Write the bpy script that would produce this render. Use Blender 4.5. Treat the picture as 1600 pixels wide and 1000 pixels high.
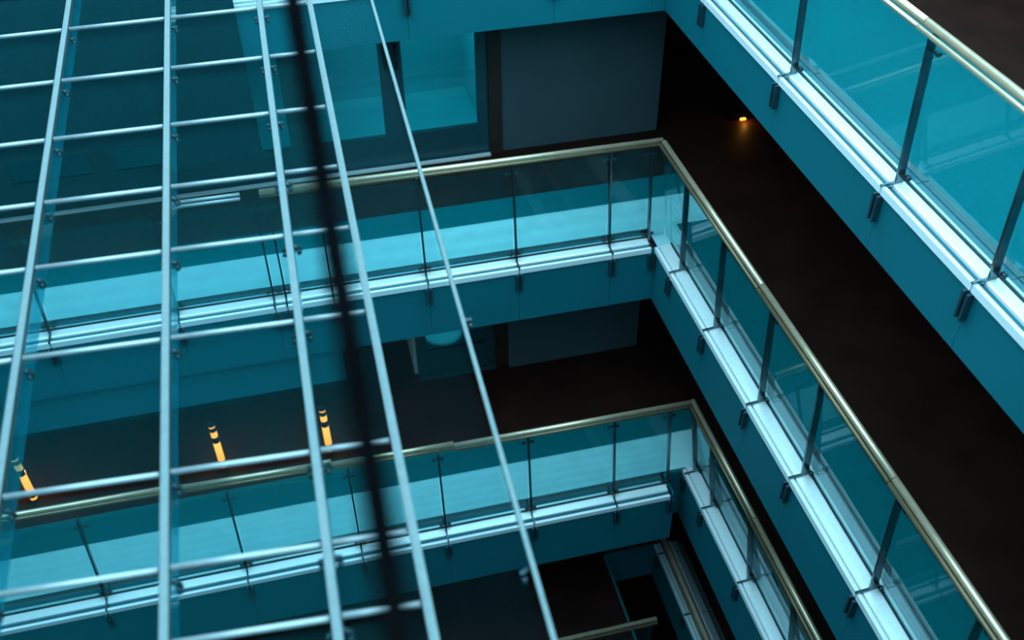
import bpy, math, random
from mathutils import Vector, Matrix
random.seed(4)
for o in list(bpy.data.objects): bpy.data.objects.remove(o)
scene = bpy.context.scene
COL = scene.collection
CAMZ = 15.5

# ------------------------------------------------------------------ camera
cd = bpy.data.cameras.new('camera'); cam = bpy.data.objects.new('camera', cd); COL.objects.link(cam)
cr = Vector((0.97186344, -0.23532251, -0.01023593)); cu = Vector((0.16192563, 0.63591784, 0.75457842)); cf = Vector((0.17106008, 0.73500464, -0.65613004))
cam.matrix_world = Matrix(((cr.x, cu.x, -cf.x, 0), (cr.y, cu.y, -cf.y, 0), (cr.z, cu.z, -cf.z, CAMZ), (0, 0, 0, 1)))
cd.sensor_width = 36; cd.lens = 35.387; cd.clip_start = 0.05; cd.clip_end = 200
cd.dof.use_dof = True; cd.dof.focus_distance = 8.6; cd.dof.aperture_fstop = 1.0
scene.camera = cam
scene.cycles.transparent_max_bounces = 32

# ------------------------------------------------------------------ sky and exposure
w = bpy.data.worlds.new('sky'); scene.world = w; w.use_nodes = True
bg = w.node_tree.nodes['Background']; bg.inputs[0].default_value = (0.40, 0.81, 1.0, 1); bg.inputs[1].default_value = 4.2
vs = scene.view_settings
vs.view_transform = 'Standard'; vs.look = 'None'; vs.gamma = 1; vs.use_curve_mapping = False; vs.exposure = 0.0

# ------------------------------------------------------------------ materials
def mat(name, col, rough=0.5, metal=0.0, var=0.12, scale=6.0, bump=0.0, spec=0.5, stretch=(1, 1, 1), emit=None):
    m = bpy.data.materials.new(name); m.use_nodes = True
    nt = m.node_tree; b = nt.nodes['Principled BSDF']
    tc = nt.nodes.new('ShaderNodeTexCoord'); mp = nt.nodes.new('ShaderNodeMapping'); mp.inputs['Scale'].default_value = stretch
    n = nt.nodes.new('ShaderNodeTexNoise'); n.inputs['Scale'].default_value = scale; n.inputs['Detail'].default_value = 4
    nt.links.new(tc.outputs['Object'], mp.inputs[0]); nt.links.new(mp.outputs[0], n.inputs['Vector'])
    r = nt.nodes.new('ShaderNodeValToRGB')
    r.color_ramp.elements[0].position = 0.3; r.color_ramp.elements[1].position = 0.7
    r.color_ramp.elements[0].color = tuple(c * (1 - var) for c in col) + (1,)
    r.color_ramp.elements[1].color = tuple(min(1, c * (1 + var)) for c in col) + (1,)
    nt.links.new(n.outputs[0], r.inputs[0]); nt.links.new(r.outputs[0], b.inputs['Base Color'])
    b.inputs['Roughness'].default_value = rough; b.inputs['Metallic'].default_value = metal
    b.inputs['Specular IOR Level'].default_value = spec
    if bump:
        bp = nt.nodes.new('ShaderNodeBump'); bp.inputs['Strength'].default_value = bump; bp.inputs['Distance'].default_value = 0.01
        nt.links.new(n.outputs[0], bp.inputs['Height']); nt.links.new(bp.outputs[0], b.inputs['Normal'])
    if emit:
        b.inputs['Emission Color'].default_value = emit[0] + (1,); b.inputs['Emission Strength'].default_value = emit[1]
    return m

def glass(name, tint, frit, frit_fac, ior=1.45, gloss=(0.75, 0.95, 1.0), dots=0.0, mirror=1.0):
    """thin architectural glass: clear, mirror at a slant, with a fine printed dot screen"""
    m = bpy.data.materials.new(name); m.use_nodes = True
    nt = m.node_tree; N = nt.nodes; L = nt.links
    N.remove(N['Principled BSDF']); out = N['Material Output']
    tr = N.new('ShaderNodeBsdfTransparent'); tr.inputs[0].default_value = tint + (1,)
    gl = N.new('ShaderNodeBsdfGlossy'); gl.inputs['Roughness'].default_value = 0.015; gl.inputs[0].default_value = gloss + (1,)
    fr = N.new('ShaderNodeFresnel'); fr.inputs[0].default_value = ior
    mx = N.new('ShaderNodeMixShader'); 
    ge = N.new('ShaderNodeNewGeometry'); iv = N.new('ShaderNodeMath'); iv.operation = 'SUBTRACT'; iv.inputs[0].default_value = 1.0; L.new(ge.outputs['Backfacing'], iv.inputs[1])
    fk = N.new('ShaderNodeMath'); fk.operation = 'MULTIPLY'; L.new(fr.outputs[0], fk.inputs[0]); L.new(iv.outputs[0], fk.inputs[1])   # the far face of a pane sees the inside of the glass
    f2 = N.new('ShaderNodeMath'); f2.operation = 'MULTIPLY'; f2.use_clamp = True; f2.inputs[1].default_value = mirror; L.new(fk.outputs[0], f2.inputs[0])
    L.new(f2.outputs[0], mx.inputs[0]); L.new(tr.outputs[0], mx.inputs[1]); L.new(gl.outputs[0], mx.inputs[2])
    df = N.new('ShaderNodeBsdfDiffuse'); df.inputs[0].default_value = frit + (1,)
    tl = N.new('ShaderNodeBsdfTranslucent'); tl.inputs[0].default_value = frit + (1,)
    dm = N.new('ShaderNodeMixShader'); dm.inputs[0].default_value = 0.5; L.new(df.outputs[0], dm.inputs[1]); L.new(tl.outputs[0], dm.inputs[2])
    m2 = N.new('ShaderNodeMixShader'); L.new(mx.outputs[0], m2.inputs[1]); L.new(dm.outputs[0], m2.inputs[2])
    if dots:
        tc = N.new('ShaderNodeTexCoord'); vo = N.new('ShaderNodeTexVoronoi'); vo.inputs['Scale'].default_value = dots; vo.inputs['Randomness'].default_value = 0.0
        L.new(tc.outputs['Object'], vo.inputs['Vector'])
        mr = N.new('ShaderNodeMapRange'); mr.inputs['From Min'].default_value = 0.2; mr.inputs['From Max'].default_value = 0.6
        mr.inputs['To Min'].default_value = frit_fac * 1.4; mr.inputs['To Max'].default_value = frit_fac * 0.6
        L.new(vo.outputs['Distance'], mr.inputs[0])
        sx = N.new('ShaderNodeSeparateXYZ'); L.new(tc.outputs['Generated'], sx.inputs[0])       # print is denser towards the foot of each pane
        gr = N.new('ShaderNodeMapRange'); gr.inputs['From Max'].default_value = 0.8; gr.inputs['To Min'].default_value = 2.0; gr.inputs['To Max'].default_value = 0.8
        L.new(sx.outputs['Z'], gr.inputs[0])
        mu = N.new('ShaderNodeMath'); mu.operation = 'MULTIPLY'; L.new(mr.outputs[0], mu.inputs[0]); L.new(gr.outputs[0], mu.inputs[1]); L.new(mu.outputs[0], m2.inputs[0])
    else:
        m2.inputs[0].default_value = frit_fac
    L.new(m2.outputs[0], out.inputs[0])
    return m

M = dict(
    fascia=mat('teal_painted_panel', (0.001, 0.147, 0.182), 0.55, var=0.04, scale=1.5, spec=0.25),
    walk=mat('teal_carpet_and_falloff', (0.0, 0.125, 0.142), 0.8, var=0.12, scale=60, bump=0.1, spec=0.1),  # carpet on the top level; lower down a painted step of light falloff
    lit_floor=mat('pale_floor_painted_light', (0.46, 0.78, 0.80), 0.5, var=0.06, scale=5),  # pale tone stands for daylight reaching the gallery floor edge
    bluewall=mat('deep_blue_panel', (0.0005, 0.021, 0.031), 0.6, var=0.06, scale=1.5, spec=0.2),
    room=mat('pale_room_paint', (0.30, 0.62, 0.66), 0.6, var=0.05, scale=3),
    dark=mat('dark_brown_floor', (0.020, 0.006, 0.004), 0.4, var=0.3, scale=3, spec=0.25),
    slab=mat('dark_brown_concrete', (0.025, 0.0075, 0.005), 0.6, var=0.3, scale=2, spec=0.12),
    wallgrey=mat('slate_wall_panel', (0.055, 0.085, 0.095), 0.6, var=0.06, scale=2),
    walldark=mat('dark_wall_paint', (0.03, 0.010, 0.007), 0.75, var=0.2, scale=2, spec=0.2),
    wallblue=mat('blue_wall_paint', (0.01, 0.10, 0.14), 0.7, var=0.1, scale=1),
    alu=mat('bright_aluminium', (0.95, 0.95, 0.94), 0.30, 0.25, var=0.05, scale=40, stretch=(1, 1, 1)),
    white=mat('white_powder_coat', (0.95, 0.96, 0.96), 0.35, 0.0, var=0.02, scale=20),
    steel=mat('satin_steel', (0.145, 0.185, 0.19), 0.33, 0.75, var=0.08, scale=30),
    rod=mat('bright_rod_steel', (0.46, 0.49, 0.50), 0.4, 0.4, var=0.08, scale=30),
    blade=mat('dark_chromed_steel', (0.12, 0.17, 0.19), 0.18, 0.9, var=0.2, scale=10),
    clamp=mat('gunmetal_fitting', (0.05, 0.07, 0.08), 0.3, 0.8, var=0.2, scale=20),
    bracket=mat('dark_bracket_steel', (0.015, 0.06, 0.08), 0.5, 0.3, var=0.2, scale=10),
    gasket=mat('black_gasket', (0.01, 0.02, 0.025), 0.6, var=0.2),
    brass=mat('pale_brass_rail', (0.78, 0.56, 0.38), 0.33, 0.65, var=0.07, scale=14),
    shaded_brass=mat('shaded_brass_rail', (0.22, 0.15, 0.08), 0.4, 0.5, var=0.1, scale=14),  # brass rail with its shade put into the colour
    frame=mat('dark_teal_frame', (0.01, 0.06, 0.075), 0.45, var=0.1),
    jamb=mat('dark_timber_jamb', (0.03, 0.012, 0.008), 0.6, var=0.3, scale=8),
    black=mat('black_painted_steel', (0.002, 0.002, 0.0025), 0.8, var=0.3, spec=0.0),
    lamp=mat('amber_diffuser', (0.9, 0.5, 0.1), 0.5, var=0.05, emit=((1.0, 0.36, 0.05), 1.6)),
    panel=mat('added_light_panel', (0.8, 0.9, 0.95), 0.5, var=0.02, emit=((0.25, 0.85, 0.95), 24.0)),
    plate=mat('grey_sign_plate', (0.25, 0.25, 0.25), 0.5, var=0.1),
    glass=glass('balustrade_glass', (0.80, 0.95, 0.96), (0.0, 0.42, 0.48), 0.06, dots=70, mirror=0.75),
    canopy=glass('canopy_glass', (0.86, 0.94, 0.955), (0.02, 0.30, 0.33), 0.028, ior=1.13, gloss=(0.1, 0.8, 1.0), mirror=0.25),
    fin=glass('fin_glass', (0.55, 0.85, 0.90), (0.02, 0.42, 0.50), 0.22, ior=1.2),
    bed=mat('teal_channel_bed', (0.01, 0.10, 0.13), 0.5, var=0.1),
    clear=glass('clear_edge_glass', (0.93, 0.97, 0.98), (0.0, 0.30, 0.38), 0.004, ior=1.12, gloss=(0.25, 0.85, 1.0), mirror=0.3),
    door=glass('door_glass', (0.30, 0.80, 0.84), (0.0, 0.30, 0.34), 0.04, ior=1.4, gloss=(0.3, 0.95, 1.0)),
)

# ------------------------------------------------------------------ mesh helpers
class MB:
    def __init__(s): s.v = []; s.f = []; s.sm = []
    def box(s, a, b, X=None, Y=None, Z=None, o=None):
        """box between local corners a, b in frame (o, X, Y, Z)"""
        X = X or Vector((1, 0, 0)); Y = Y or Vector((0, 1, 0)); Z = Z or Vector((0, 0, 1)); o = o or Vector((0, 0, 0))
        n = len(s.v)
        for z in (a[2], b[2]):
            for x, y in ((a[0], a[1]), (b[0], a[1]), (b[0], b[1]), (a[0], b[1])):
                s.v.append(o + X * x + Y * y + Z * z)
        for q in ((3, 2, 1, 0), (4, 5, 6, 7), (0, 1, 5, 4), (1, 2, 6, 5), (2, 3, 7, 6), (3, 0, 4, 7)):
            s.f.append([n + i for i in q]); s.sm.append(False)
        return s
    def bar(s, p, q, wx, wy, side):
        """rectangular bar from p to q, width wx along 'side', wy across"""
        p = Vector(p); q = Vector(q); Z = (q - p).normalized(); X = Vector(side); X = (X - Z * X.dot(Z)).normalized(); Y = Z.cross(X)
        return s.box((-wx / 2, -wy / 2, 0), (wx / 2, wy / 2, (q - p).length), X, Y, Z, p)
    def tube(s, pts, r, n=12, caps=True):
        pts = [Vector(p) for p in pts]; base = len(s.v)
        for i, p in enumerate(pts):
            t = (pts[min(i + 1, len(pts) - 1)] - pts[max(i - 1, 0)]).normalized()
            h = Vector((0, 0, 1)) if abs(t.z) < 0.9 else Vector((1, 0, 0))
            a = t.cross(h).normalized(); b = t.cross(a)
            if 0 < i < len(pts) - 1:
                c = (pts[i] - pts[i - 1]).normalized().dot(t); k = 1 / max(c, 0.5)
            else: k = 1
            for j in range(n):
                an = 2 * math.pi * j / n; s.v.append(p + a * math.cos(an) * r * k + b * math.sin(an) * r)
        for i in range(len(pts) - 1):
            for j in range(n):
                k = (j + 1) % n
                s.f.append([base + i * n + j, base + i * n + k, base + (i + 1) * n + k, base + (i + 1) * n + j]); s.sm.append(True)
        if caps:
            s.f.append([base + j for j in range(n)][::-1]); s.sm.append(False)
            e = base + (len(pts) - 1) * n; s.f.append([e + j for j in range(n)]); s.sm.append(False)
        return s
    def prism(s, poly, z0, z1):
        n = len(s.v); k = len(poly)
        for z in (z0, z1):
            for x, y in poly: s.v.append(Vector((x, y, z)))
        s.f.append([n + i for i in range(k)][::-1]); s.f.append([n + k + i for i in range(k)]); s.sm += [False, False]
        for i in range(k):
            j = (i + 1) % k; s.f.append([n + i, n + j, n + k + j, n + k + i]); s.sm.append(False)
        return s
    def sweep(s, prof, p, q, inward):
        """extrude the profile [(inset, height)] along p..q"""
        p = Vector(p); q = Vector(q); I = Vector(inward); n = len(s.v); k = len(prof)
        for e in (p, q):
            for i, h in prof: s.v.append(e + I * i + Vector((0, 0, h)))
        s.f.append([n + i for i in range(k)]); s.f.append([n + k + i for i in range(k)][::-1]); s.sm += [False, False]
        for i in range(k):
            j = (i + 1) % k; s.f.append([n + i, n + k + i, n + k + j, n + j]); s.sm.append(False)
        return s
    def build(s, name, m, parent=None, bevel=0.0):
        me = bpy.data.meshes.new(name); me.from_pydata([tuple(v) for v in s.v], [], s.f); me.update()
        me.polygons.foreach_set('use_smooth', s.sm)
        import bmesh
        bm = bmesh.new(); bm.from_mesh(me); bmesh.ops.recalc_face_normals(bm, faces=bm.faces)
        if bevel: bmesh.ops.bevel(bm, geom=list(bm.edges), offset=bevel, segments=2, affect='EDGES', profile=0.6)
        bm.to_mesh(me); bm.free()
        me.materials.append(M[m])
        o = bpy.data.objects.new(name, me); COL.objects.link(o)
        if parent is not None: put(o, parent)
        return o

def put(o, parent):
    o.parent = parent; o.matrix_parent_inverse = WM(parent).inverted()
def WM(o):
    m = o.matrix_basis.copy()
    return m if o.parent is None else WM(o.parent) @ o.matrix_parent_inverse @ m
def empty(name, loc, label, cat, group=None):
    o = bpy.data.objects.new(name, None); COL.objects.link(o); o.location = loc; o.empty_display_size = 0.2
    tag(o, label, cat, group); return o
def tag(o, label, cat=None, group=None):
    o['label'] = label
    if cat: o['category'] = cat
    if group: o['group'] = group
def struct(o, label, cat):
    o['kind'] = 'structure'; tag(o, label, cat); return o

# ------------------------------------------------------------------ levels (edge x of right gallery, edge y of back gallery, floor z, slab depth)
XL, XR, YF, YB = -6.5, 9.0, -2.6, 15.0
LV = {
    'u': dict(X=7.2, Y=11.6, z=14.0, d=0.56),
    0: dict(X=4.21, Y=10.22, z=11.2, d=0.56),
    1: dict(X=3.78, Y=8.77, z=8.4, d=0.75),
    2: dict(X=4.02, Y=7.35, z=5.6, d=0.85, nx=3.77, ny=7.71),
    3: dict(X=4.20, Y=6.40, z=2.8, d=0.75, nx=3.40, ny=8.6),
}
words = {'u': 'uppermost', 0: 'top', 1: 'middle', 2: 'lower', 3: 'lowest'}

def edge_poly(l, off=0.0, dep=None):
    nx, ny = l.get('nx', l['X']), l.get('ny', l['Y'])
    pts = [(XL, l['Y'] + off)]
    if 'nx' in l: pts += [(nx - off, l['Y'] + off), (nx - off, ny + off), (l['X'] + off, ny + off)]
    else: pts += [(l['X'] + off, l['Y'] + off)]
    pts += [(l['X'] + off, YF)]
    if dep is None: return pts + [(XR, YF), (XR, YB), (XL, YB)]
    return pts + [(l['X'] + dep, YF), (l['X'] + dep, l['Y'] + dep), (XL, l['Y'] + dep)]

SLAB = {}
for k, l in LV.items():
    z, d = l['z'], l['d']
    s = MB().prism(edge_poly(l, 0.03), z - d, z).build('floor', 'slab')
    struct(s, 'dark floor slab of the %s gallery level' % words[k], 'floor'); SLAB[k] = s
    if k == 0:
        MB().prism(edge_poly(l, 0.40, 1.85), z, z + 0.006).build('carpet_and_falloff', 'walk', s)
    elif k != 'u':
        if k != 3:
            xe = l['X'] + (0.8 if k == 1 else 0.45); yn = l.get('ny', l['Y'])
            MB().box((XL, l['Y'] + 0.40, z), (xe, l['Y'] + 1.0, z + 0.006)).build('painted_light_band', 'lit_floor', s)  # brightest step of the floor's light falloff, painted as a pale band
            MB().box((XL, l['Y'] + 1.0, z), (xe, l['Y'] + 1.45, z + 0.006)).build('carpet_and_falloff', 'walk', s)  # middle step of the painted falloff, between pale band and slab
            MB().box((l['X'] + 0.03, yn + 0.005, z), (xe, l['Y'] + 0.40, z + 0.005)).build('painted_light_corner', 'lit_floor', s)  # carries the painted light round the corner
        MB().box((l['X'] + 0.40, YF, z), (l['X'] + (0.8 if k == 1 else 0.45), l['Y'] + 0.40, z + 0.006)).build('carpet_and_falloff', 'walk', s)  # right-hand floor lies in shade, painted in as the darker teal
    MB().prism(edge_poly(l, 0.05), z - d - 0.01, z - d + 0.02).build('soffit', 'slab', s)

def fascia(k, p, q, inward, cuts):
    """row of painted fascia boards in front of the slab edge, with a joint at each post"""
    l = LV[k]; p = Vector(p); q = Vector(q); L = (q - p).length; t = (q - p).normalized(); I = Vector(inward)
    c = [0.0] + sorted(x for x in cuts if 0.15 < x < L - 0.15) + [L]
    for a, b in zip(c, c[1:]):
        MB().box((a + 0.002, 0, l['z'] - l['d']), (b - 0.002, 0.03, l['z'] + 0.0), t, I, None, p).build('fascia_panel', 'fascia', SLAB[k])

# ------------------------------------------------------------------ balustrade
def balustrade(k, p, q, inward, posts, label, rail_in, H=1.27, post_in=0.12, rail_runs=None, channel=True, start=0.0, wide=False, corner_glass=()):
    """p -> q: slab edge; posts: distances from p; inward: unit vector into the gallery"""
    l = LV[k]; z = l['z']
    p = Vector((p[0], p[1], 0)); q = Vector((q[0], q[1], 0)); L = (q - p).length; t = (q - p).normalized(); I = Vector(inward); Z = Vector((0, 0, 1))
    root = empty('balustrade', p + t * (L / 2) + Vector((0, 0, z)), label, 'balustrade', 'glass balustrades around the atrium')
    at = lambda s, i, h: p + t * s + I * i + Vector((0, 0, z + h))
    top_i = rail_in; base_i = post_in
    lean = lambda h: base_i + (top_i - base_i) * h / H
    # bays
    cuts = sorted(posts); bays = [x for x in [start] + cuts + [L] ]
    bays = sorted(set(round(x, 4) for x in bays if start <= x <= L))
    for a, b in list(zip(bays, bays[1:])) + list(corner_glass):
        if b - a < 0.08: continue
        if channel and (a, b) not in corner_glass:
            # bright edge channel: outer lip, recessed tray, inner strip
            pa, pb = at(a + 0.006, 0, 0), at(b - 0.006, 0, 0)
            ch = MB().sweep([(-0.022, -0.035), (-0.022, 0.030), (0.014, 0.030), (0.014, 0.008), (-0.001, 0.006), (-0.001, -0.035)], pa, pb, I).build('edge_channel', 'white', root)
            t0 = 0.034 if wide else 0.072
            MB().sweep([(t0, 0.005), (t0, 0.030), (0.085, 0.040), (0.150, 0.050), (0.165, 0.050), (0.165, 0.005)], pa, pb, I).build('tray', 'alu', ch)
            MB().sweep([(0.016, -0.01), (0.016, 0.005), (0.40, 0.005), (0.40, -0.01)], pa, pb, I).build('bed', 'rod' if wide else 'bed', ch)
            MB().sweep([(0.195, 0.006), (0.195, 0.045), (0.225, 0.050), (0.245, 0.030), (0.245, 0.006)], pa, pb, I).build('inner_strip', 'alu', ch)
            MB().sweep([(0.33, 0.006), (0.33, 0.014), (0.39, 0.014), (0.39, 0.006)], pa, pb, I).build('floor_trim', 'steel', ch)
            MB().sweep([(0.168, 0.006), (0.168, 0.060), (0.192, 0.060), (0.192, 0.006)], pa, pb, I).build('gasket', 'gasket', ch)
        # glass pane
        g = MB(); T = 0.006
        g0 = at(a + 0.018, 0.18, 0.055); g1 = at(b - 0.018, 0.18, 0.055)
        up = (I * (top_i + 0.0 - 0.18) + Z * (H - 0.06 - 0.055)); 
        nrm = t.cross(up).normalized()
        for e in (g0, g1):
            for u in (Vector((0, 0, 0)), up):
                for sgn in (-1, 1): g.v.append(e + u + nrm * T * sgn)
        for f in ((0, 1, 3, 2), (4, 6, 7, 5), (0, 2, 6, 4), (1, 5, 7, 3), (2, 3, 7, 6), (0, 4, 5, 1)): g.f.append(list(f)); g.sm.append(False)
        g.build('glass_panel', 'glass', root)
    # posts
    for s in cuts:
        b0 = at(s, base_i, 0.02); b1 = at(s, lean(H - 0.02), H - 0.02)
        m = MB().bar(b0, b1, 0.022, 0.062, t)
        po = m.build('post', 'blade', root)
        MB().bar(at(s, base_i + 0.02, 0.055), at(s, -0.03, 0.04), 0.020, 0.018, t).build('foot', 'blade', po)
        for h in (0.11, H - 0.15):
            m = MB(); c = at(s, lean(h) + 0.035, h)
            m.tube([c - t * 0.07, c - t * 0.035], 0.02, 10); m.tube([c + t * 0.035, c + t * 0.07], 0.02, 10); m.tube([c - t * 0.04, c + t * 0.04], 0.009, 8)
            m.build('clamp', 'clamp', po)
        m = MB()
        for sg in (-1, 1):
            m.box((s + sg * 0.026 - 0.011, -0.055, z - 0.27), (s + sg * 0.026 + 0.011, -0.001, z - 0.04), t, I, None, p)
        m.box((s - 0.015, -0.02, z - 0.25), (s + 0.015, -0.001, z - 0.06), t, I, None, p)
        m.build('mount_bracket', 'bracket', root)
    # handrail: a broad inner rail and a slim outer one, in runs
    runs = rail_runs or [(start, L, 0.0, 0.0)]
    for a, b, ia, ib, *rm in runs:
        rm = rm[0] if rm else 'brass'
        hr = MB().tube([at(a, top_i + ia + 0.022, H + 0.004), at(b, top_i + ib + 0.022, H + 0.004)], 0.030 if rm == 'brass' else 0.018, 14).build('handrail', rm, root)
        og = 0.040 if k == 0 else 0.024
        MB().tube([at(a, top_i + ia - og, H - 0.022), at(b, top_i + ib - og, H - 0.022)], 0.018, 12).build('outer_rail', rm if k == 0 or rm != 'brass' else 'shaded_brass', hr)  # below the top level the outer rail's shade is painted in
    return root

Ix, Iy = (1, 0, 0), (0, 1, 0)
# right-hand galleries: p is the far corner, runs towards the camera (-Y)
def right_run(k, y0, y1, post_y, label, rail_in, joints=None, **kw):
    l = LV[k]; runs = None
    if joints:
        c = [kw.get('rail_start', 0.0)] + [y0 - y for y in joints] + [y0 - y1]
        runs = [(a + 0.004, b - 0.004, 0, 0) for a, b in zip(c, c[1:])]
    kw.pop('rail_start', None)
    r = balustrade(k, (l['X'], y0), (l['X'], y1), Ix, [y0 - y for y in post_y], label, rail_in, rail_runs=runs, wide=(k > 0), **kw)
    fascia(k, (l['X'], y0 - 0.0, 0), (l['X'], y1, 0), Ix, [y0 - y for y in post_y])
    return r
def back_run(k, x0, x1, post_x, label, rail_in, runs=None, **kw):
    l = LV[k]
    r = balustrade(k, (x0, l['Y']), (x1, l['Y']), Iy, [x - x0 for x in post_x], label, rail_in, rail_runs=runs, **kw)
    fascia(k, (x0, l['Y'], 0), (x1, l['Y'], 0), Iy, [x - x0 for x in post_x])
    return r

right_run(0, 10.22, -0.2, [10.05, 9.17, 7.40, 5.59, 4.38, 3.1, 1.9, 0.7], 'glass balustrade with brass rail on the top gallery, upper right', 0.06, joints=[9.2, 5.72, 2.1])
right_run(1, 8.77, -0.2, [8.26, 7.25, 6.13, 5.18, 3.94, 2.9, 1.85, 0.8], 'long glass balustrade running down the right side of the middle gallery', 0.05, joints=[6.42, 4.07, 1.9], rail_start=-0.25, corner_glass=((-0.19, 0.03),))
right_run(2, 7.71, -0.2, [7.62, 7.05, 5.95, 4.9, 3.85, 2.8, 1.75], 'glass balustrade on the right side of the lower gallery', -0.05, joints=[5.9, 3.9], rail_start=0.0)
right_run(3, 8.6, -0.2, [8.4, 7.32, 6.3, 5.3, 4.3], 'dim glass balustrade on the right side of the lowest gallery', -0.30)

def back_runs(k, x0, segs):
    return [(g[0] - x0, g[1] - x0) + tuple(g[2:]) for g in segs]
back_run(0, XL, 4.21, [-5.8, -4.6, -3.4, -2.2, -1.0, 0.12, 1.28, 2.9, 4.05], 'glass balustrade crossing the back of the top gallery', 0.06)
back_run(1, XL, 3.78, [-5.9, -4.4, -2.95, -1.63, -0.61, -0.48, 0.03, 1.08, 2.13, 3.24, 3.72], 'bright glass balustrade crossing the back of the middle gallery', 0.27,
         runs=back_runs(1, XL, [(-0.55, 3.85, 0.08, 0.0), (-1.45, -0.75, 0.10, 0.09, 'rod')]), corner_glass=((3.72 - XL, 3.96 - XL),))
back_run(2, XL, 3.77, [-5.6, -4.5, -3.03, -1.46, -0.13, 0.89, 1.95, 3.0, 3.70], 'glass balustrade crossing the back of the lower gallery', 0.31,
         runs=back_runs(2, XL, [(1.09, 3.96, 0.02, 0.0), (-0.30, 1.09, 0.08, 0.05), (-0.47, -0.30, 0.12, 0.12), (-1.98, -0.52, 0.15, 0.11), (-6.4, -2.06, 0.24, 0.18)]))
back_run(3, XL, 3.40, [-5.0, -3.5, -2.0, -0.5, 0.6, 1.6, 2.7, 3.3], 'dim glass balustrade crossing the back of the lowest gallery', 0.22)
# the notches' own short fascias
for k in (2, 3):
    l = LV[k]
    fascia(k, (l['nx'], l['ny'], 0), (l['nx'], l['Y'], 0), (-1, 0, 0), [])
    fascia(k, (l['nx'], l['ny'], 0), (l['X'], l['ny'], 0), Iy, [])

# ------------------------------------------------------------------ walls
struct(MB().box((XL - 0.2, YF, 0), (XL, YB, 17.5)).build('wall_left', 'wallblue'), 'blue painted wall closing the left side of the atrium', 'wall')
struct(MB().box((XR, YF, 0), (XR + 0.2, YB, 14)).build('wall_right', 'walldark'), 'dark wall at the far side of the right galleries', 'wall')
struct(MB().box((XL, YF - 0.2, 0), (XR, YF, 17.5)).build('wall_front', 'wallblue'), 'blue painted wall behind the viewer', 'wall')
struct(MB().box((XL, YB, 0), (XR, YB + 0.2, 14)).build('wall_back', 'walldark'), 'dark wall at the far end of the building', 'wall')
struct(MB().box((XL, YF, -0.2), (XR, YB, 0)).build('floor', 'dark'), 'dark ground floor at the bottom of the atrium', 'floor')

def glazed_wall(k, y, ztop, x_from, x_to, n, label, solid=None):
    """row of framed glass panels / doors standing on the gallery floor"""
    z = LV[k]['z']
    root = empty('glazed_partition', ((x_from + x_to) / 2, y, z), label, 'partition')
    w = (x_to - x_from) / n
    for i in range(n):
        a = x_from + i * w; b = a + w
        fr = MB()
        fr.box((a, y, z), (a + 0.14, y + 0.06, ztop)); fr.box((b - 0.14, y, z), (b, y + 0.06, ztop))
        fr.box((a + 0.14, y, z), (b - 0.14, y + 0.06, z + 0.44)); fr.box((a + 0.14, y, ztop - 0.12), (b - 0.14, y + 0.06, ztop))
        f = fr.build('door_frame', 'frame', root)
        MB().box((a + 0.14, y + 0.025, z + 0.44), (b - 0.14, y + 0.037, ztop - 0.12)).build('pane', 'door', f)
        MB().tube([(b - 0.07 if i % 2 else a + 0.07, y - 0.05, z + 1.38), (b - 0.07 if i % 2 else a + 0.07, y - 0.05, z + 1.70)], 0.02, 10).build('handle', 'clamp', f)
    MB().box((x_from, y - 0.10, z + 0.006), (x_to, y - 0.04, z + 0.03)).build('threshold', 'alu' if k == 1 else 'frame', root)
    return root

zc1 = LV[0]['z'] - LV[0]['d'] - 0.01; zc2 = LV[1]['z'] - LV[1]['d'] - 0.01; zc3 = LV[2]['z'] - LV[2]['d'] - 0.01; zc0 = LV['u']['z'] - LV['u']['d'] - 0.01
glazed_wall(1, 11.33, zc1, -6.04, 2.36, 7, 'row of teal glazed doors at the back of the middle gallery')
struct(MB().box((2.36, 11.28, 8.4), (2.53, 11.42, zc1)).build('trim_1', 'jamb'), 'dark timber door jamb beside the slate wall on the middle gallery', 'trim')
struct(MB().box((2.53, 11.33, 8.4), (4.70, 11.50, zc1)).build('wall_middle', 'wallgrey'), 'slate grey wall panel at the back of the middle gallery', 'wall')
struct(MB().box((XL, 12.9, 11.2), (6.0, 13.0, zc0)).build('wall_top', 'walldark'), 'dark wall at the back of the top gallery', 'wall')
glazed_wall(2, 10.22, zc2, 1.02, 2.12, 1, 'small glazed door at the back of the lower gallery')
struct(MB().box((2.12, 10.16, 5.6), (2.30, 10.30, zc2)).build('trim_2', 'jamb'), 'dark timber door jamb beside the slate wall on the lower gallery', 'trim')
struct(MB().box((2.30, 10.10, 5.6), (4.20, 10.26, zc2)).build('wall_lower', 'wallgrey'), 'slate grey wall panel at the back of the lower gallery', 'wall')
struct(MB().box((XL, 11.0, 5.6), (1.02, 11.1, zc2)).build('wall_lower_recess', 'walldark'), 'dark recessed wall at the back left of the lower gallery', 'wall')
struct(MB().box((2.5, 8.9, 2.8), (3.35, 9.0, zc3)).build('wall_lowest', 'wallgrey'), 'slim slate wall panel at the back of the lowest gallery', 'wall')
struct(MB().box((XL, 9.6, 2.8), (2.5, 9.7, zc3)).build('wall_lowest_recess', 'walldark'), 'dark recessed wall at the back of the lowest gallery', 'wall')

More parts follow.
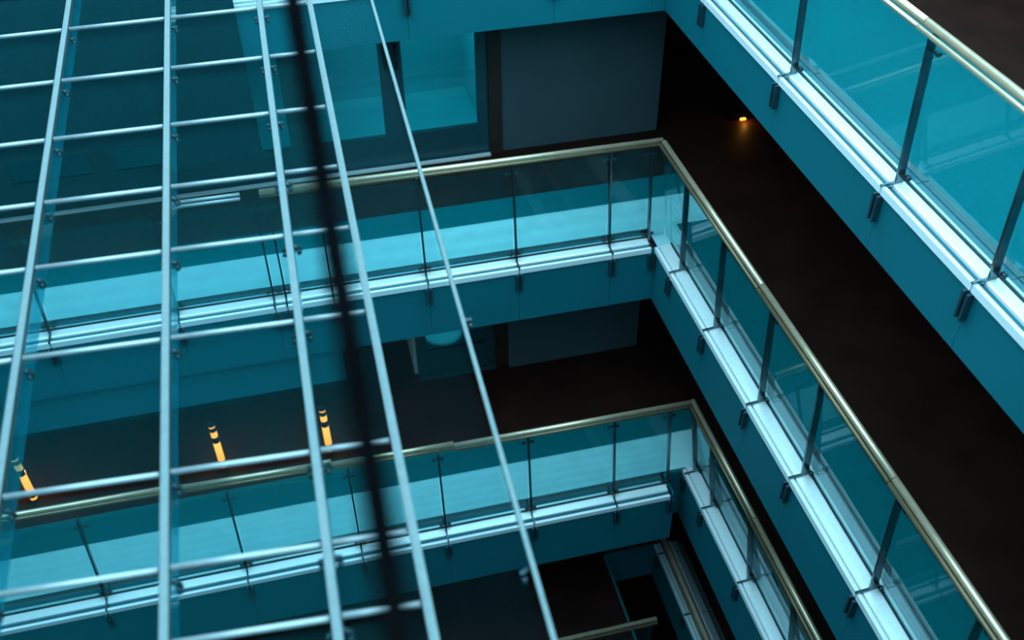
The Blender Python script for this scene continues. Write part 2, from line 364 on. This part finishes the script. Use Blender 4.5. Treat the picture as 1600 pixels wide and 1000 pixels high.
# deep blue wall above the left part of the middle gallery, with a lower downstand beside the doors
bw = struct(MB().box((XL, 10.16, 9.80), (-1.47, 10.21, 13.4)).build('wall_blue', 'bluewall'), 'deep blue wall panel seen through the canopy at upper left', 'wall')
MB().box((-1.465, 10.16, 9.46), (-0.48, 10.21, 13.4)).build('downstand_panel', 'bluewall', bw)
dw = struct(MB().box((XL, 8.83, 7.12), (0.03, 8.88, 7.638)).build('trim_3', 'fascia'), 'deeper blue fascia strip under the left part of the middle gallery', 'trim')
MB().box((XL, 9.10, 6.80), (0.03, 9.15, 7.638)).build('rear_strip', 'bluewall', dw)
# lit rooms behind the glazed doors
def room(k, x0, x1, y0, y1, ztop, label, panel, power):
    z = LV[k]['z']
    r = MB()
    r.box((x0, y1, z), (x1, y1 + 0.05, ztop)); r.box((x0 - 0.05, y0, z), (x0, y1, ztop)); r.box((x1, y0, z), (x1 + 0.05, y1, ztop))
    r.box((x0, y0, z), (x1, y1, z + 0.008)); r.box((x0, y0, ztop - 0.03), (x1, y1, ztop - 0.001))
    o = struct(r.build('wall_room', 'room'), label, 'wall')
    return o
room(1, -6.0, 2.40, 11.42, 13.2, zc1, 'pale lit room behind the glazed doors of the middle gallery', None, 0)
x = 1.45
e = empty('added_room_light', (x, 12.4, zc1 - 0.03), 'added unseen cool light panel in the room behind the rightmost glazed doors', 'light')  # added out of view to brighten the glazed doors from within
MB().box((x - 0.45, 12.25, zc1 - 0.06), (x + 0.45, 12.55, zc1 - 0.031)).build('housing', 'white', e)
MB().box((x - 0.42, 12.28, zc1 - 0.066), (x + 0.42, 12.52, zc1 - 0.061)).build('diffuser', 'panel', e)
room(2, 1.03, 2.11, 10.30, 11.6, zc2, 'small dim room behind the glazed door of the lower gallery', None, 0)
sd = bpy.data.lights.new('wall_washer', 'SPOT'); sd.energy = 70; sd.color = (0.4, 0.85, 1.0); sd.spot_size = 0.34; sd.spot_blend = 0.5; sd.shadow_soft_size = 0.02
we = empty('wall_washer', (1.52, 11.08, zc2 - 0.03), 'small spot lamp in the room behind the lower glazed door', 'lamp')
MB().tube([(1.52, 11.08, zc2 - 0.032), (1.52, 11.08, zc2 - 0.12)], 0.05, 14).build('can', 'white', we)
so = bpy.data.objects.new('wall_washer_light', sd); COL.objects.link(so); so.location = (1.52, 11.08, zc2 - 0.13); so.rotation_euler = (0, 0, 0); put(so, we)

# ------------------------------------------------------------------ glass canopy in front, its members running away from the viewer
HC = 3.6; S = HC / 3.0
g = Vector((0.00462337, 0.99703572, 0.07680105)).normalized(); n_ = Vector((-0.04835637, -0.07648911, 0.99589712)).normalized(); gx = g.cross(n_).normalized()
def cp(u, v, h=0.0):      # canopy plane coordinates -> world
    base = n_ * (-3.0 * n_.z) * S
    return base + gx * (u * S) + g * (v * S) + n_ * h + Vector((0, 0, CAMZ))
SK = -0.0775
mull = [-2.03, -1.442, -0.848, -0.304, -0.008, 0.356]
rods = [(-0.848, v) for v in (6.98, 6.40, 5.821, 5.244, 4.678, 4.144, 3.670, 3.110, 2.414, 2.009, 1.728, 1.20, 0.7, 0.2)]
rv = lambda i, u: rods[i][1] + SK * (u + 0.848)
V0, V1 = -0.55, 6.99
canopy = empty('glass_canopy', cp(-0.848, 0.0), 'glazed canopy of steel bars and glass panes hanging in the atrium', 'canopy')
for i, u in enumerate(mull):
    edge = (i == 5)
    w_, d_ = (0.022, 0.04) if edge else (0.040, 0.045)
    mb = MB().bar(cp(u, V0, 0.032 - d_ / 2), cp(u, V1 + SK * (u + .848), 0.032 - d_ / 2), w_, d_, gx)
    m = mb.build('beam', 'steel', canopy, bevel=0.006)
    if not edge:
        MB().bar(cp(u, V0, -0.085), cp(u, V1 + SK * (u + .848), -0.085), 0.024, 0.14, gx).build('fin', 'fin', m)
    if edge: m['label'] = 'slim outer edge bar'
for i in range(len(rods)):
    for a, b in zip(mull[:4], mull[1:5]):
        MB().tube([cp(a + 0.021, rv(i, a), 0.012), cp(b - 0.021, rv(i, b), 0.012)], 0.0135, 12).build('cross_rod', 'rod', canopy)
for j, (a, b) in enumerate(zip(mull[:5], mull[1:])):
    for i in range(len(rods) - 1):
        if j == 4 and i % 3: continue
        i2 = min(i + 3, len(rods) - 1) if j == 4 else i + 1
        q = [(a + 0.022, rv(i2, a) + 0.012), (b - 0.022, rv(i2, b) + 0.012), (b - 0.022, rv(i, b) - 0.012), (a + 0.022, rv(i, a) - 0.012)]
        mb = MB()
        for h in (-0.034, -0.022):
            for u, v in q: mb.v.append(cp(u, v, h))
        for f in ((3, 2, 1, 0), (4, 5, 6, 7), (0, 1, 5, 4), (1, 2, 6, 5), (2, 3, 7, 6), (3, 0, 4, 7)): mb.f.append(list(f)); mb.sm.append(False)
        mb.build('pane', 'clear' if j == 4 else 'canopy', canopy)
def canopy_clamp(u, v, sg):
    m = MB(); o = cp(u, v)
    m.bar(cp(u + sg * 0.012, v - 0.02, -0.05), cp(u + sg * 0.035, v - 0.035, -0.065), 0.022, 0.014, g)
    m.tube([cp(u + sg * 0.035, v - 0.035, -0.036), cp(u + sg * 0.035, v - 0.035, -0.085)], 0.010, 10)
    m.tube([cp(u + sg * 0.028, v - 0.050, -0.05), cp(u + sg * 0.036, v - 0.066, -0.07)], 0.012, 10)
    m.build('clamp', 'clamp', canopy)
for i in range(len(rods) - 2):
    for u, sg in ((-1.442, 1), (-0.848, 1), (-0.304, 1), (-0.304, -1)):
        canopy_clamp(u, rv(i, u), sg)
canopy_clamp(0.356, 2.96, 1); canopy_clamp(0.356, 1.75, -1)

# dark steel tie close to the viewer
def at_plane(px, py, hc):
    d = cf + cr * ((px - 800) / 1572.742) - cu * ((py - 500) / 1572.742)
    return d * (-hc * n_.z / n_.dot(d)) + Vector((0, 0, CAMZ))
a, b = at_plane(457, 0, 0.85), at_plane(625, 1000, 0.85)
t = (a - b).normalized()
tie = MB().bar(b - t * 1.6, a + t * 1.2, 0.034, 0.014, gx).build('steel_tie', 'black', None, bevel=0.006)
tag(tie, 'dark blurred steel tie bar running over the glass canopy', 'bar')

# ------------------------------------------------------------------ amber lamps
def bollard(x, y, label):
    z = LV[2]['z']
    r = empty('bollard_lamp', (x, y, z), label, 'lamp', 'amber lamps on the lower gallery')
    MB().tube([(x, y, z), (x, y, z + 0.02)], 0.06, 16).build('base', 'clamp', r)
    MB().tube([(x, y, z + 0.02), (x, y, z + 0.06)], 0.042, 16).build('foot_lens', 'lamp', r)
    MB().tube([(x, y, z + 0.06), (x, y, z + 0.13)], 0.046, 16).build('collar', 'clamp', r)
    MB().tube([(x, y, z + 0.13), (x, y, z + 0.47)], 0.045, 16).build('diffuser', 'lamp', r)
    MB().tube([(x, y, z + 0.47), (x, y, z + 0.57)], 0.046, 16).build('collar', 'clamp', r)
    MB().tube([(x, y, z + 0.57), (x, y, z + 0.59), (x, y, z + 0.65), (x, y, z + 0.67)], 0.043, 16).build('upper_diffuser', 'lamp', r)
    MB().tube([(x, y, z + 0.67), (x, y, z + 0.74)], 0.046, 16).build('collar', 'clamp', r)
    MB().tube([(x, y, z + 0.74), (x, y, z + 0.77)], 0.042, 16).build('top_lens', 'lamp', r)
    MB().tube([(x, y, z + 0.77), (x, y, z + 0.785)], 0.05, 16).build('cap', 'clamp', r)
    bl = bpy.data.lights.new('bollard_glow', 'POINT'); bl.energy = 5.0; bl.color = (1.0, 0.55, 0.18); bl.shadow_soft_size = 0.05
    bo = bpy.data.objects.new('bollard_glow', bl); COL.objects.link(bo); bo.location = (x, y + 0.12, z + 0.4); put(bo, r)
bollard(-4.02, 9.25, 'amber bollard lamp at the far left of the lower gallery')
bollard(-1.70, 9.22, 'amber bollard lamp between the two middle canopy beams')
bollard(-0.34, 9.16, 'amber bollard lamp nearest the dark tie bar')

fl = empty('floor_lamp', (5.95, 11.30, 8.4), 'small amber marker light glowing on the dark middle gallery floor', 'lamp')
MB().box((5.80, 11.27, 8.4), (6.10, 11.39, 8.43)).build('base', 'black', fl)
MB().box((5.74, 11.33, 8.43), (6.20, 11.39, 8.47)).build('hood', 'black', fl)
MB().box((5.90, 11.25, 8.41), (5.98, 11.275, 8.435)).build('lens', 'lamp', fl)
ld = bpy.data.lights.new('amber_glow', 'POINT'); ld.energy = 1.6; ld.color = (1.0, 0.42, 0.06); ld.shadow_soft_size = 0.02
lo = bpy.data.objects.new('amber_glow', ld); COL.objects.link(lo); lo.location = (5.95, 11.20, 8.46); put(lo, fl)
lo.location = (5.95, 11.20, 8.46)
sp = MB().box((5.55, 14.96, 9.1), (6.0, 15.0, 9.45)).build('wall_plate', 'plate')
tag(sp, 'small grey plate on the dark far wall', 'plate')
